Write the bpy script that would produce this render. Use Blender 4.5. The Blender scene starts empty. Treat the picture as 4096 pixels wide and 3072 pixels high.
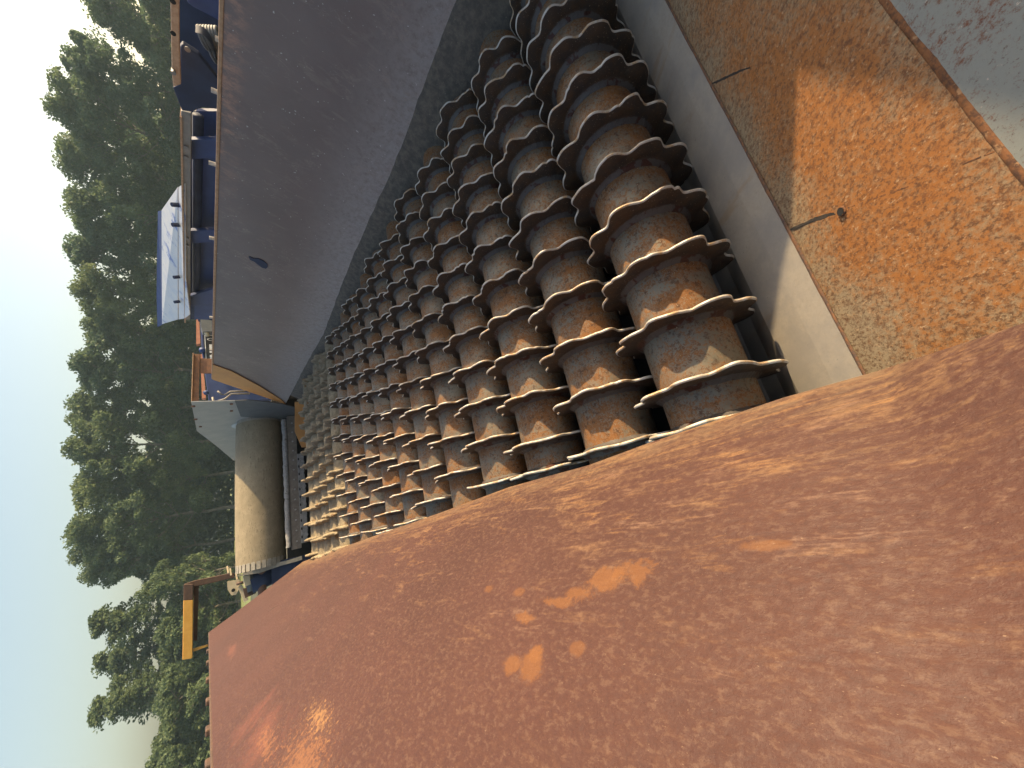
import bpy, math, random
import numpy as np
from mathutils import Vector, Matrix
random.seed(7); rng = np.random.default_rng(7)
S = bpy.context.scene
COL = S.collection

# ------------------------------------------------------------------ camera
# u (x) runs along the rollers, v (y) away from the camera, z up; the deck axes lie at z = 0.
# The photograph is stored on its side, so the camera is rolled a quarter turn.
RM = np.array([[0.93295688, -0.35956939, 0.0173582],      # right of the upright view
               [-0.21414493, -0.59309884, -0.77612867],   # down
               [0.28936724, 0.72037741, -0.63033561]])    # forward
CAM = np.array([0.0, -0.40375, 1.00932]); FPX = 1479.45
cd = bpy.data.cameras.new('camera'); cam = bpy.data.objects.new('camera', cd); COL.objects.link(cam)
cd.sensor_width = 36; cd.sensor_fit = 'HORIZONTAL'; cd.lens = FPX / 4096 * 36
cd.clip_start = 0.02; cd.clip_end = 3000
ax, ay, az = RM[1], RM[0], -RM[2]
cam.matrix_world = Matrix(((ax[0], ay[0], az[0], CAM[0]), (ax[1], ay[1], az[1], CAM[1]), (ax[2], ay[2], az[2], CAM[2]), (0, 0, 0, 1)))
S.camera = cam

# ------------------------------------------------------------------ sky, sun, exposure
SUN = Vector((0.875, -0.10, 0.515)).normalized()
sun_el = math.asin(SUN.z); sun_az = math.atan2(SUN.x, SUN.y)
w = bpy.data.worlds.new('World'); S.world = w; w.use_nodes = True
nt = w.node_tree; nt.nodes.clear()
sky = nt.nodes.new('ShaderNodeTexSky'); sky.sky_type = 'NISHITA'; sky.sun_disc = False
sky.sun_elevation = sun_el; sky.sun_rotation = sun_az
sky.air_density = 1.4; sky.dust_density = 5.0; sky.ozone_density = 0.3; sky.altitude = 0
bg = nt.nodes.new('ShaderNodeBackground'); bg.inputs['Strength'].default_value = 0.125
wo = nt.nodes.new('ShaderNodeOutputWorld')
nt.links.new(sky.outputs[0], bg.inputs[0]); nt.links.new(bg.outputs[0], wo.inputs[0])
ld = bpy.data.lights.new('sun', 'SUN'); ld.energy = 5.0; ld.angle = math.radians(0.5); ld.color = (1.0, 0.77, 0.47)
sun = bpy.data.objects.new('sun', ld); COL.objects.link(sun)
sun.rotation_euler = (-SUN).to_track_quat('-Z', 'Y').to_euler()
S.view_settings.view_transform = 'Standard'; S.view_settings.look = 'None'
S.view_settings.gamma = 1; S.view_settings.use_curve_mapping = False
S.view_settings.exposure = 1.08

# ------------------------------------------------------------------ helpers
GZ = -1.6                          # yard level
HOP = (1.0, 2.4, GZ)               # hopper origin
def ray(x, y):                     # pixel of the 2212 x 1659 view -> world direction
    d = np.array([3072 - y * 1.8517 - 1536, x * 1.8517 - 2048, FPX]); r = RM.T @ d
    return r / np.linalg.norm(r)
def at(x, y, u=None, v=None, z=None, n=None, d=None):
    r = ray(x, y)
    if n is not None: n = np.array(n, float); t = (d - n @ CAM) / (n @ r)
    elif u is not None: t = (u - CAM[0]) / r[0]
    elif v is not None: t = (v - CAM[1]) / r[1]
    else: t = (z - CAM[2]) / r[2]
    return CAM + t * r
def thing(name, loc, label, cat, group=None, kind=None):
    o = bpy.data.objects.new(name, None); COL.objects.link(o); o.location = loc; o.empty_display_size = 0.1
    o['label'] = label; o['category'] = cat
    if group: o['group'] = group
    if kind: o['kind'] = kind
    return o
def tag(o, label, cat, group=None, kind=None):
    if label: o['label'] = label
    if cat: o['category'] = cat
    if group: o['group'] = group
    if kind: o['kind'] = kind
    return o
def org(o):
    l = np.zeros(3)
    while o is not None: l = l + np.array(o.location); o = o.parent
    return l
def mesh(name, verts, faces, mats, parent=None, smooth=False, fmat=None, local=False):
    v = np.array(verts, float)
    if parent is not None and not local: v = v - org(parent)
    me = bpy.data.meshes.new(name); me.from_pydata(v.tolist(), [], [list(f) for f in faces])
    for m in (mats if isinstance(mats, (list, tuple)) else [mats]): me.materials.append(m)
    if fmat is not None: me.polygons.foreach_set('material_index', list(fmat))
    if smooth: me.polygons.foreach_set('use_smooth', [True] * len(me.polygons))
    me.update()
    o = bpy.data.objects.new(name, me); COL.objects.link(o)
    if parent is not None: o.parent = parent
    return o
class MB:                           # collects solids of ONE part
    def __init__(s): s.v = []; s.f = []; s.m = []
    def add(s, v, f, m=0):
        b = len(s.v); s.v += [list(map(float, p)) for p in v]; s.f += [[b + i for i in q] for q in f]; s.m += [m] * len(f); return s
    def prism(s, poly, ext, m=0):
        p = [np.array(a, float) for a in poly]; e = np.array(ext, float); n = len(p)
        nr = np.zeros(3)
        for i in range(n): nr = nr + np.cross(p[i] - p[0], p[(i + 1) % n] - p[0])
        if nr @ e > 0: p = p[::-1]
        f = [list(range(n)), list(range(2 * n - 1, n - 1, -1))] + [[i, i + n, (i + 1) % n + n, (i + 1) % n] for i in range(n)]
        return s.add(p + [a + e for a in p], f, m)
    def box(s, lo, hi, m=0):
        x0, y0, z0 = lo; x1, y1, z1 = hi
        return s.prism([(x0, y0, z0), (x1, y0, z0), (x1, y1, z0), (x0, y1, z0)], (0, 0, z1 - z0), m)
    def bar(s, p, q, wd, ht, up=(0, 0, 1), m=0):
        p = np.array(p, float); q = np.array(q, float); d = (q - p) / np.linalg.norm(q - p)
        a = np.cross(d, np.array(up, float)); a /= np.linalg.norm(a); b = np.cross(a, d)
        c = [p + a * i * wd / 2 + b * j * ht / 2 for i, j in ((-1, -1), (1, -1), (1, 1), (-1, 1))]
        return s.prism(c, q - p, m)
    def tube(s, pts, rad, n=12, m=0, cap=True):
        pts = [np.array(p, float) for p in pts]; k = len(pts)
        rad = [rad] * k if np.isscalar(rad) else rad; vs = []
        for i, p in enumerate(pts):
            d = pts[min(i + 1, k - 1)] - pts[max(i - 1, 0)]; d /= np.linalg.norm(d)
            h = np.array((0, 0, 1.)) if abs(d[2]) < .9 else np.array((1., 0, 0)); a = np.cross(d, h); a /= np.linalg.norm(a); b = np.cross(a, d)
            vs += [p + rad[i] * (math.cos(t) * a + math.sin(t) * b) for t in np.linspace(0, 2 * math.pi, n, endpoint=False)]
        f = [[i * n + j, i * n + (j + 1) % n, (i + 1) * n + (j + 1) % n, (i + 1) * n + j] for i in range(k - 1) for j in range(n)]
        if cap: f += [list(range(n))[::-1], list(range((k - 1) * n, k * n))]
        return s.add(vs, f, m)
    def grid(s, P, m=0):             # P[i][j] points
        a, b = len(P), len(P[0]); v = [p for r_ in P for p in r_]
        return s.add(v, [[i * b + j, (i + 1) * b + j, (i + 1) * b + j + 1, i * b + j + 1] for i in range(a - 1) for j in range(b - 1)], m)
    def build(s, name, mats, parent=None, smooth=False): return mesh(name, s.v, s.f, mats, parent, smooth, s.m)
def bevel(o, w_, seg=2, ang=35):
    md = o.modifiers.new('bevel', 'BEVEL'); md.width = w_; md.segments = seg; md.limit_method = 'ANGLE'; md.angle_limit = math.radians(ang)
    return o

# ------------------------------------------------------------------ materials
class NT:
    def __init__(s, name):
        s.m = bpy.data.materials.new(name); s.m.use_nodes = True; s.t = s.m.node_tree; s.t.nodes.clear()
        s.out = s.t.nodes.new('ShaderNodeOutputMaterial'); s.b = s.t.nodes.new('ShaderNodeBsdfPrincipled')
        s.t.links.new(s.b.outputs[0], s.out.inputs[0]); s._c = None
    def n(s, typ, **kw):
        nd = s.t.nodes.new(typ)
        for k, v in kw.items(): setattr(nd, k, v)
        return nd
    def l(s, a, b): s.t.links.new(a, b)
    def co(s, scale=(1, 1, 1), rot=(0, 0, 0), rnd=True):
        if s._c is None:
            tc = s.n('ShaderNodeTexCoord'); oi = s.n('ShaderNodeObjectInfo'); mu = s.n('ShaderNodeMath', operation='MULTIPLY'); mu.inputs[1].default_value = 37.0
            s.l(oi.outputs['Random'], mu.inputs[0]); ad = s.n('ShaderNodeVectorMath', operation='ADD')
            s.l(tc.outputs['Object'], ad.inputs[0]); s.l(mu.outputs[0], ad.inputs[1]); s._c = (tc.outputs['Object'], ad.outputs[0])
        mp = s.n('ShaderNodeMapping'); mp.inputs['Scale'].default_value = scale; mp.inputs['Rotation'].default_value = rot
        if rnd:
            s.l(s._c[1], mp.inputs[0]); return mp.outputs[0]
        sh = s.n('ShaderNodeVectorMath', operation='ADD'); sh.inputs[1].default_value = HOP
        s.l(s._c[0], sh.inputs[0]); s.l(sh.outputs[0], mp.inputs[0]); return mp.outputs[0]
    def noise(s, sc, co=None, det=4, rough=.6, dist=0.0):
        nd = s.n('ShaderNodeTexNoise'); nd.inputs['Scale'].default_value = sc; nd.inputs['Detail'].default_value = det
        nd.inputs['Roughness'].default_value = rough; nd.inputs['Distortion'].default_value = dist
        s.l(co if co is not None else s.co(), nd.inputs[0]); return nd.outputs[0]
    def ramp(s, fac, a, b, va=0.0, vb=1.0):
        mr = s.n('ShaderNodeMapRange'); mr.interpolation_type = 'SMOOTHSTEP'
        for k, x in zip(('From Min', 'From Max', 'To Min', 'To Max'), (a, b, va, vb)): mr.inputs[k].default_value = x
        s.l(fac, mr.inputs[0]); return mr.outputs[0]
    def mix(s, fac, a, b):
        mx = s.n('ShaderNodeMix', data_type='RGBA')
        if isinstance(fac, (int, float)): mx.inputs[0].default_value = fac
        else: s.l(fac, mx.inputs[0])
        for i, c in ((6, a), (7, b)):
            if isinstance(c, tuple): mx.inputs[i].default_value = (*c, 1)
            else: s.l(c, mx.inputs[i])
        return mx.outputs[2]
    def math(s, op, a, b=None):
        nd = s.n('ShaderNodeMath', operation=op)
        for i, x in enumerate((a, b)):
            if x is None: continue
            if isinstance(x, (int, float)): nd.inputs[i].default_value = x
            else: s.l(x, nd.inputs[i])
        return nd.outputs[0]
    def sep(s, co):
        nd = s.n('ShaderNodeSeparateXYZ'); s.l(co, nd.inputs[0]); return nd.outputs
    def bump(s, h, strength=.3, dist=.002, prev=None):
        bp = s.n('ShaderNodeBump'); bp.inputs['Strength'].default_value = strength; bp.inputs['Distance'].default_value = dist
        s.l(h, bp.inputs['Height'])
        if prev is not None: s.l(prev, bp.inputs['Normal'])
        return bp.outputs[0]
    def fin(s, col, rough=.7, metal=0.0, normal=None, spec=.5):
        for k, v in (('Base Color', col), ('Roughness', rough), ('Metallic', metal), ('Specular IOR Level', spec)):
            if isinstance(v, tuple): s.b.inputs[k].default_value = (*v, 1)
            elif isinstance(v, (int, float)): s.b.inputs[k].default_value = v
            else: s.l(v, s.b.inputs[k])
        if normal is not None: s.l(normal, s.b.inputs['Normal'])
        return s.m

def m_shaft():
    t = NT('rusty_pipe'); big = t.noise(6, det=4); mid = t.noise(30, det=7, rough=.8); fine = t.noise(150, det=5, rough=.85)
    ring = t.noise(26, t.co((1, .12, .12)), det=3)
    k = t.math('ADD', t.math('MULTIPLY', big, .55), t.math('MULTIPLY', mid, .45)); k = t.math('ADD', k, t.math('MULTIPLY', t.math('SUBTRACT', fine, .5), 1.1))
    k = t.math('ADD', k, t.math('MULTIPLY', t.math('SUBTRACT', ring, .5), .35))
    c = t.mix(t.ramp(k, .38, .58), (.150, .135, .098), (.185, .072, .0135))
    c = t.mix(t.ramp(t.noise(75, det=6, rough=.8), .50, .64, 0, .9), c, (.046, .020, .0085))
    c = t.mix(t.ramp(fine, .60, .68), c, (.40, .32, .21))
    return t.fin(c, t.ramp(k, .4, .6, .5, .85), t.ramp(k, .38, .5, .35, 0.0), t.bump(t.math('ADD', fine, mid), .35, .0012))
def m_disc():
    t = NT('dark_rusty_steel'); k = t.noise(22, det=6, rough=.7); fine = t.noise(260, det=3)
    c = t.mix(t.ramp(k, .35, .68), (.036, .026, .019), (.070, .036, .015))
    c = t.mix(t.ramp(fine, .60, .72), c, (.115, .055, .022)); c = t.mix(t.ramp(t.noise(260, det=1), .70, .76), c, (.30, .23, .16))
    return t.fin(c, .62, 0.1, t.bump(t.math('ADD', fine, k), .4, .0016))
def m_rim():
    t = NT('worn_disc_edge'); k = t.noise(34, det=4); fine = t.noise(420, det=3)
    c = t.mix(t.ramp(k, .42, .66), (.50, .47, .41), (.38, .24, .115)); c = t.mix(t.ramp(fine, .55, .7), c, (.58, .53, .45))
    return t.fin(c, .5, .25, t.bump(t.math('ADD', fine, k), .5, .0015))
def m_weld():
    t = NT('weld_bead'); k = t.noise(24, det=3); c = t.mix(t.ramp(k, .54, .60), (.085, .074, .066), (.055, .018, .010))
    return t.fin(c, .5, .3, t.bump(t.noise(180, det=3), .6, .003))
def m_paint_grey():
    t = NT('grey_paint'); k = t.noise(60, det=5); edge = t.noise(14, det=5)
    c = t.mix(t.ramp(k, .4, .7), (.115, .118, .130), (.165, .155, .145)); c = t.mix(t.ramp(edge, .60, .66), c, (.20, .10, .045))
    return t.fin(c, .5, 0, t.bump(k, .15, .001))
def m_mud(a=(.190, .155, .105), b=(.290, .235, .155)):
    t = NT('dried_mud'); k = t.noise(26, det=6, rough=.7); c = t.mix(t.ramp(k, .35, .65), a, b)
    c = t.mix(t.ramp(t.noise(9, det=4), .58, .70), c, (.17, .090, .040))
    return t.fin(c, .95, 0, t.bump(t.noise(45, det=6, rough=.7), .9, .008), .2)
def m_wall_l():
    # red-brown oxidised plate: dust streaks towards the lower edge, rubbed orange scars, worn paint with its glints painted in
    t = NT('red_brown_plate'); o = t.co(rnd=False); x, y, z = t.sep(o)
    pit = t.noise(95, t.co((1, .45, 1), rnd=False), det=4, rough=.65); big = t.noise(2.2, o, det=5); blot = t.noise(48, o, det=5, rough=.7)
    grain = t.noise(120, t.co((1, .55, 1), rnd=False), det=4, rough=.75)
    c = t.mix(t.ramp(big, .3, .7), (.057, .0205, .0145), (.046, .0165, .0118)); c = t.mix(t.ramp(blot, .48, .70, 0, .32), c, (.046, .016, .0125))
    c = t.mix(t.ramp(pit, .54, .72, 0, .3), c, (.094, .045, .030)); c = t.mix(t.ramp(grain, .50, .64, 0, .55), c, (.098, .052, .035)); c = t.mix(t.ramp(grain, .47, .34, 0, .5), c, (.040, .015, .012))
    st = t.noise(3.0, t.co((10, 1.0, 10), (0, 0, .22), False), det=8, rough=.76, dist=1.0); st2 = t.noise(2.6, t.co((26, .9, 26), (0, 0, -.16), False), det=7, rough=.72, dist=.6)
    low = t.ramp(z, .14, .50, .15, -.10); low2 = t.ramp(z, .13, .38, .14, -.12)
    gr2 = t.math('MULTIPLY', t.math('SUBTRACT', grain, .5), .30)
    d1 = t.ramp(t.math('ADD', t.math('ADD', st, low), gr2), .53, .74, 0, .75); d2 = t.ramp(t.math('ADD', t.math('ADD', st2, low2), gr2), .57, .70, 0, .85)
    c = t.mix(d1, c, (.125, .066, .033)); c = t.mix(d2, c, (.155, .077, .031))
    for sc_, ro_, wd_, zt, op_, cl_ in ((1.3, .24, .040, .80, .85, (.165, .088, .044)), (1.9, -.12, .030, .62, .9, (.190, .094, .036)), (1.6, .45, .022, .95, .65, (.165, .092, .060)), (3.2, .06, .050, .46, .8, (.175, .095, .046))):
        sn = t.noise(sc_, t.co((9, 1.0, 9), (0, 0, ro_), False), det=5, rough=.62, dist=.35); ln_ = t.math('ABSOLUTE', t.math('SUBTRACT', sn, .5))
        brk = t.ramp(t.noise(5.5, t.co((3, 1, 3), (0, 0, ro_), False), det=3), .50, .66); li = t.math('MULTIPLY', t.math('MULTIPLY', t.ramp(ln_, 0, wd_, op_, 0), brk), t.ramp(z, .20, zt, 1, 0))
        c = t.mix(t.math('MULTIPLY', li, t.ramp(grain, .36, .60, .35, 1)), c, cl_)
    c = t.mix(t.math('MULTIPLY', t.ramp(z, .15, .27, .6, 0), t.ramp(t.noise(60, t.co((1, .3, 1), rnd=False), det=5), .35, .65)), c, (.165, .115, .066))
    def scar_glint(ang, px, py, ru, rv, col, amp, thr, sc=16, op=.8):
        nonlocal c
        P = plate_l(px, py) - np.array(HOP); vm = t.n('ShaderNodeVectorMath', operation='SUBTRACT'); t.l(t._c[0], vm.inputs[0]); vm.inputs[1].default_value = tuple(P)
        mp = t.n('ShaderNodeMapping'); mp.inputs['Rotation'].default_value = (0, 0, ang); mp.inputs['Scale'].default_value = (1 / ru, 1 / rv, .8 / ru); t.l(vm.outputs[0], mp.inputs[0])
        ln = t.n('ShaderNodeVectorMath', operation='LENGTH'); t.l(mp.outputs[0], ln.inputs[0])
        f = t.math('ADD', ln.outputs['Value'], t.math('MULTIPLY', t.math('SUBTRACT', t.noise(sc, o, det=8, rough=.75, dist=.5), .5), amp * 1.7))
        f = t.math('ADD', f, t.math('MULTIPLY', t.math('SUBTRACT', grain, .5), 1.1 if sc < 25 else 3.2))
        c = t.mix(t.ramp(f, thr, thr + .6, op * .8, 0), c, col)
    OC = (.145, .057, .016)
    for a in ((.25, 1375, 1235, .022, .05, OC, 2.6, .5), (.25, 1310, 1252, .020, .05, OC, 2.6, .6), (.3, 1255, 1282, .013, .045, OC, 2.4, .5), (.3, 1205, 1300, .010, .05, OC, 2.4, .5), (.3, 1140, 1335, .010, .04, OC, 2.4, .5), (0, 1150, 1440, .026, .030, OC, 1.4, .7), (0, 1158, 1413, .013, .018, OC, 1.0, .7),
              (0, 1110, 1437, .014, .03, OC, 1.4, .5), (0, 1248, 1400, .010, .016, OC, 1.2, .6, 16, .6), (0, 1055, 1273, .010, .018, OC, 1.0, .6, 16, .6), (0, 1122, 1278, .010, .02, OC, 1.0, .6, 16, .6), (0, 1660, 1180, .008, .04, OC, 1.4, .5, 16, .6)): scar_glint(*a)
    for a in ((.0, 560, 1600, .15, .55, (.150, .050, .032), 1.5, .1, 5, .55), (.0, 650, 1650, .12, .30, (.185, .078, .032), 1.6, .0, 40, .8), (0, 690, 1550, .05, .22, (.24, .125, .048), 1.8, -.1, 60, .8), (0, 575, 1600, .05, .30, (.185, .075, .032), 1.8, -.1, 40, .8), (0, 500, 1405, .04, .4, (.145, .050, .030), 1.7, .1, 9, .5)): scar_glint(*a)  # worn paint whose glints are put into the colour
    hs = t.noise(420, t.co((1, .4, 1), rnd=False), det=2)
    c = t.mix(t.ramp(hs, .70, .76, 0, .5), c, (.22, .145, .095))
    return t.fin(c, t.ramp(pit, .4, .7, .62, .78), 0, t.bump(t.math('ADD', t.math('ADD', pit, grain), t.math('MULTIPLY', blot, .8)), .40, .0030), .35)
def m_wall_r():
    t = NT('dark_purple_brown_plate'); o = t.co(rnd=False); x, y, z = t.sep(o)
    big = t.noise(2.6, o, det=5); st = t.noise(4, t.co((6, 5, .9), rnd=False), det=6, rough=.65, dist=.8); fine = t.noise(240, o, det=3)
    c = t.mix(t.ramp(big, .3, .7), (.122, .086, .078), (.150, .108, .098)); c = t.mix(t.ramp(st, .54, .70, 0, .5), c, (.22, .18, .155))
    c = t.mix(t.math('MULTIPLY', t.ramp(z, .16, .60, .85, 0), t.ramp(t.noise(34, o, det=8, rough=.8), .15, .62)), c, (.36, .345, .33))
    for sc_, ro_, wd_, op_ in ((2.2, .5, .012, .55), (3.4, -.7, .010, .45), (1.6, .15, .010, .45)):
        sn = t.noise(sc_, t.co((5, 5, 1.6), (ro_, 0, 0), False), det=5, rough=.6, dist=.4); brk = t.ramp(t.noise(6, o, det=3), .50, .64)
        c = t.mix(t.math('MULTIPLY', t.ramp(t.math('ABSOLUTE', t.math('SUBTRACT', sn, .5)), 0, wd_, op_, 0), brk), c, (.27, .215, .18))
    wr = t.math('MULTIPLY', t.ramp(z, .88, .98), t.ramp(y, 1.2, 2.3, 1, 0)); c = t.mix(t.math('MULTIPLY', wr, t.ramp(t.noise(22, t.co((1, 1, .5), rnd=False), det=8, rough=.8), .42, .66, 0, .75)), c, (.42, .225, .15))  # reflection of the sunlit wall put into the colour near the top
    c = t.mix(t.ramp(t.noise(70, o, det=1), .745, .77), c, (.42, .40, .38))
    return t.fin(c, t.ramp(st, .4, .7, .38, .55), 0, t.bump(t.math('ADD', fine, t.math('MULTIPLY', st, 1.4)), .16, .0025), .5)
def m_skirt():
    t = NT('dirty_rubber'); k = t.noise(30, det=6, rough=.7); c = t.mix(t.ramp(k, .35, .68), (.075, .066, .056), (.140, .118, .090))
    c = t.mix(t.ramp(t.noise(130, det=2), .68, .74), c, (.24, .20, .15)); return t.fin(c, .85, 0, t.bump(k, .6, .006), .3)
def m_chute(rust):
    t = NT('rusty_chute_plate' if rust else 'scraped_grey_plate'); o = t.co(rnd=False); x, y, z = t.sep(o)
    k = t.noise(4.5, o, det=8, rough=.72); s1 = t.noise(100, t.co((1, .75, .75), (0, 0, .35), False), det=7, rough=.9); s2 = t.noise(150, t.co((1, .7, .7), (0, 0, .35), False), det=6, rough=.85); s3 = t.noise(60, t.co((1, .8, .8), (0, 0, -.4), False), det=6, rough=.85)
    fleck = t.noise(170, t.co((1, .6, .6), (0, 0, .5), False), det=4, rough=.7)
    m1 = t.math('ADD', t.math('MULTIPLY', t.math('SUBTRACT', s1, .5), 1.0), t.math('MULTIPLY', t.math('SUBTRACT', k, .5), .75))
    if rust == 1:
        e = t.math('ADD', m1, t.ramp(z, 0, .10, -.16, .02)); e = t.math('ADD', e, t.ramp(z, .20, .25, 0, -.08)); e = t.math('ADD', e, t.ramp(x, .10, .30, -.10, 0))
        c = t.mix(t.ramp(e, -.20, .08), (.30, .225, .130), (.34, .128, .027)); c = t.mix(t.ramp(s2, .48, .60, 0, .85), c, (.095, .040, .015)); c = t.mix(t.ramp(s3, .52, .62, 0, .65), c, (.13, .050, .017))
        c = t.mix(t.ramp(fleck, .60, .67, 0, .75), c, (.50, .33, .18))
    elif rust == 2:
        c = t.mix(t.ramp(m1, .00, .14), (.225, .235, .21), (.15, .055, .026)); c = t.mix(t.ramp(s2, .57, .64, 0, .8), c, (.085, .040, .026)); c = t.mix(t.ramp(fleck, .66, .70, 0, .8), c, (.46, .40, .32))
    else:
        c = t.mix(t.ramp(k, .38, .62), (.255, .230, .195), (.345, .300, .235)); c = t.mix(t.ramp(m1, -.05, .28, 0, .45), c, (.20, .165, .125)); c = t.mix(t.ramp(t.noise(9, t.co((1, .25, .25), (0, 0, .6), False), det=6, rough=.7), .56, .66, 0, .45), c, (.27, .175, .095))
        c = t.mix(t.ramp(fleck, .67, .72, 0, .8), c, (.075, .06, .05))
    return t.fin(c, .60, .08, t.bump(t.math('ADD', s1, s2), .45 if rust else .22, .0018))
def m_simple(name, a, b, rough=.6, metal=0.0, sc=18, wear=None, bump=.25, thr=.60):
    t = NT(name); k = t.noise(sc, det=5, rough=.65); f = t.noise(sc * 9, det=3)
    c = t.mix(t.ramp(k, .35, .68), a, b)
    if wear: c = t.mix(t.ramp(t.noise(sc * .6, det=6, rough=.7), thr, thr + .10), c, wear)
    return t.fin(c, rough, metal, t.bump(t.math('ADD', f, k), bump, .0015))
def m_belt():
    t = NT('dusty_rubber_belt'); k = t.noise(9, det=5); cr = t.noise(16, t.co((1, 6, 6)), det=5, dist=.6)
    c = t.mix(t.ramp(k, .35, .68), (.235, .195, .13), (.285, .238, .16)); c = t.mix(t.ramp(cr, .60, .66, 0, .75), c, (.085, .072, .054)); sn = t.noise(5, t.co((1.2, 5, 5)), det=5, rough=.6, dist=.5); c = t.mix(t.math('MULTIPLY', t.ramp(t.math('ABSOLUTE', t.math('SUBTRACT', sn, .5)), 0, .012, .7, 0), t.ramp(k, .45, .6)), c, (.07, .06, .045)); c = t.mix(t.ramp(t.noise(2.2, det=4), .45, .7, 0, .5), c, (.16, .135, .092))
    return t.fin(c, .9, 0, t.bump(t.math('ADD', cr, k), .4, .004), .2)
def m_leaf(name, a, b, d):
    t = NT(name); k = t.noise(.55, det=3); f = t.noise(3.2, det=2)
    c = t.mix(t.ramp(k, .32, .66), a, b); c = t.mix(t.ramp(f, .54, .70), c, d)
    t.fin(c, .65, 0, None, .25); tr = t.n('ShaderNodeBsdfTranslucent'); t.l(c, tr.inputs[0]); mx = t.n('ShaderNodeMixShader'); mx.inputs[0].default_value = .45
    t.l(t.b.outputs[0], mx.inputs[1]); t.l(tr.outputs[0], mx.inputs[2]); t.l(mx.outputs[0], t.out.inputs[0]); return t.m

# plate geometry used by both the walls and their material
UTL, ZTL = -0.633, 0.983           # top edge of the near-left wall
UTR, ZTR = 2.15, 1.003            # top edge of the far-right wall
LOWL = [(-1.7, .075, .80), (-.9, .070, .52), (-.62, .066, .36), (-.48, .064, .27), (-.336, .064, .20), (-.2, .066, .20), (.089, .054, .20), (.287, .041, .20), (.657, .040, .20), (1.2, .010, .20), (1.941, -.024, .20), (3.6, -.098, .14), (5.285, -.173, .08)]
def low_l(v):
    a = np.array(LOWL); return np.interp(v, a[:, 0], a[:, 1]), np.interp(v, a[:, 0], a[:, 2])
def plate_l(px, py):               # pixel -> point on the ruled plate
    best = None; r = ray(px, py)
    for t in np.linspace(.2, 9, 4000):
        P = CAM + r * t
        u0, z0 = low_l(P[1]); k = (P[2] - z0) / (ZTL - z0); uu = u0 + (UTL - u0) * k
        e = P[0] - uu
        if best is not None and best[0] > 0 >= e or (best is not None and best[0] < 0 <= e): return P
        best = (e, P)
    return best[1]

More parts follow.
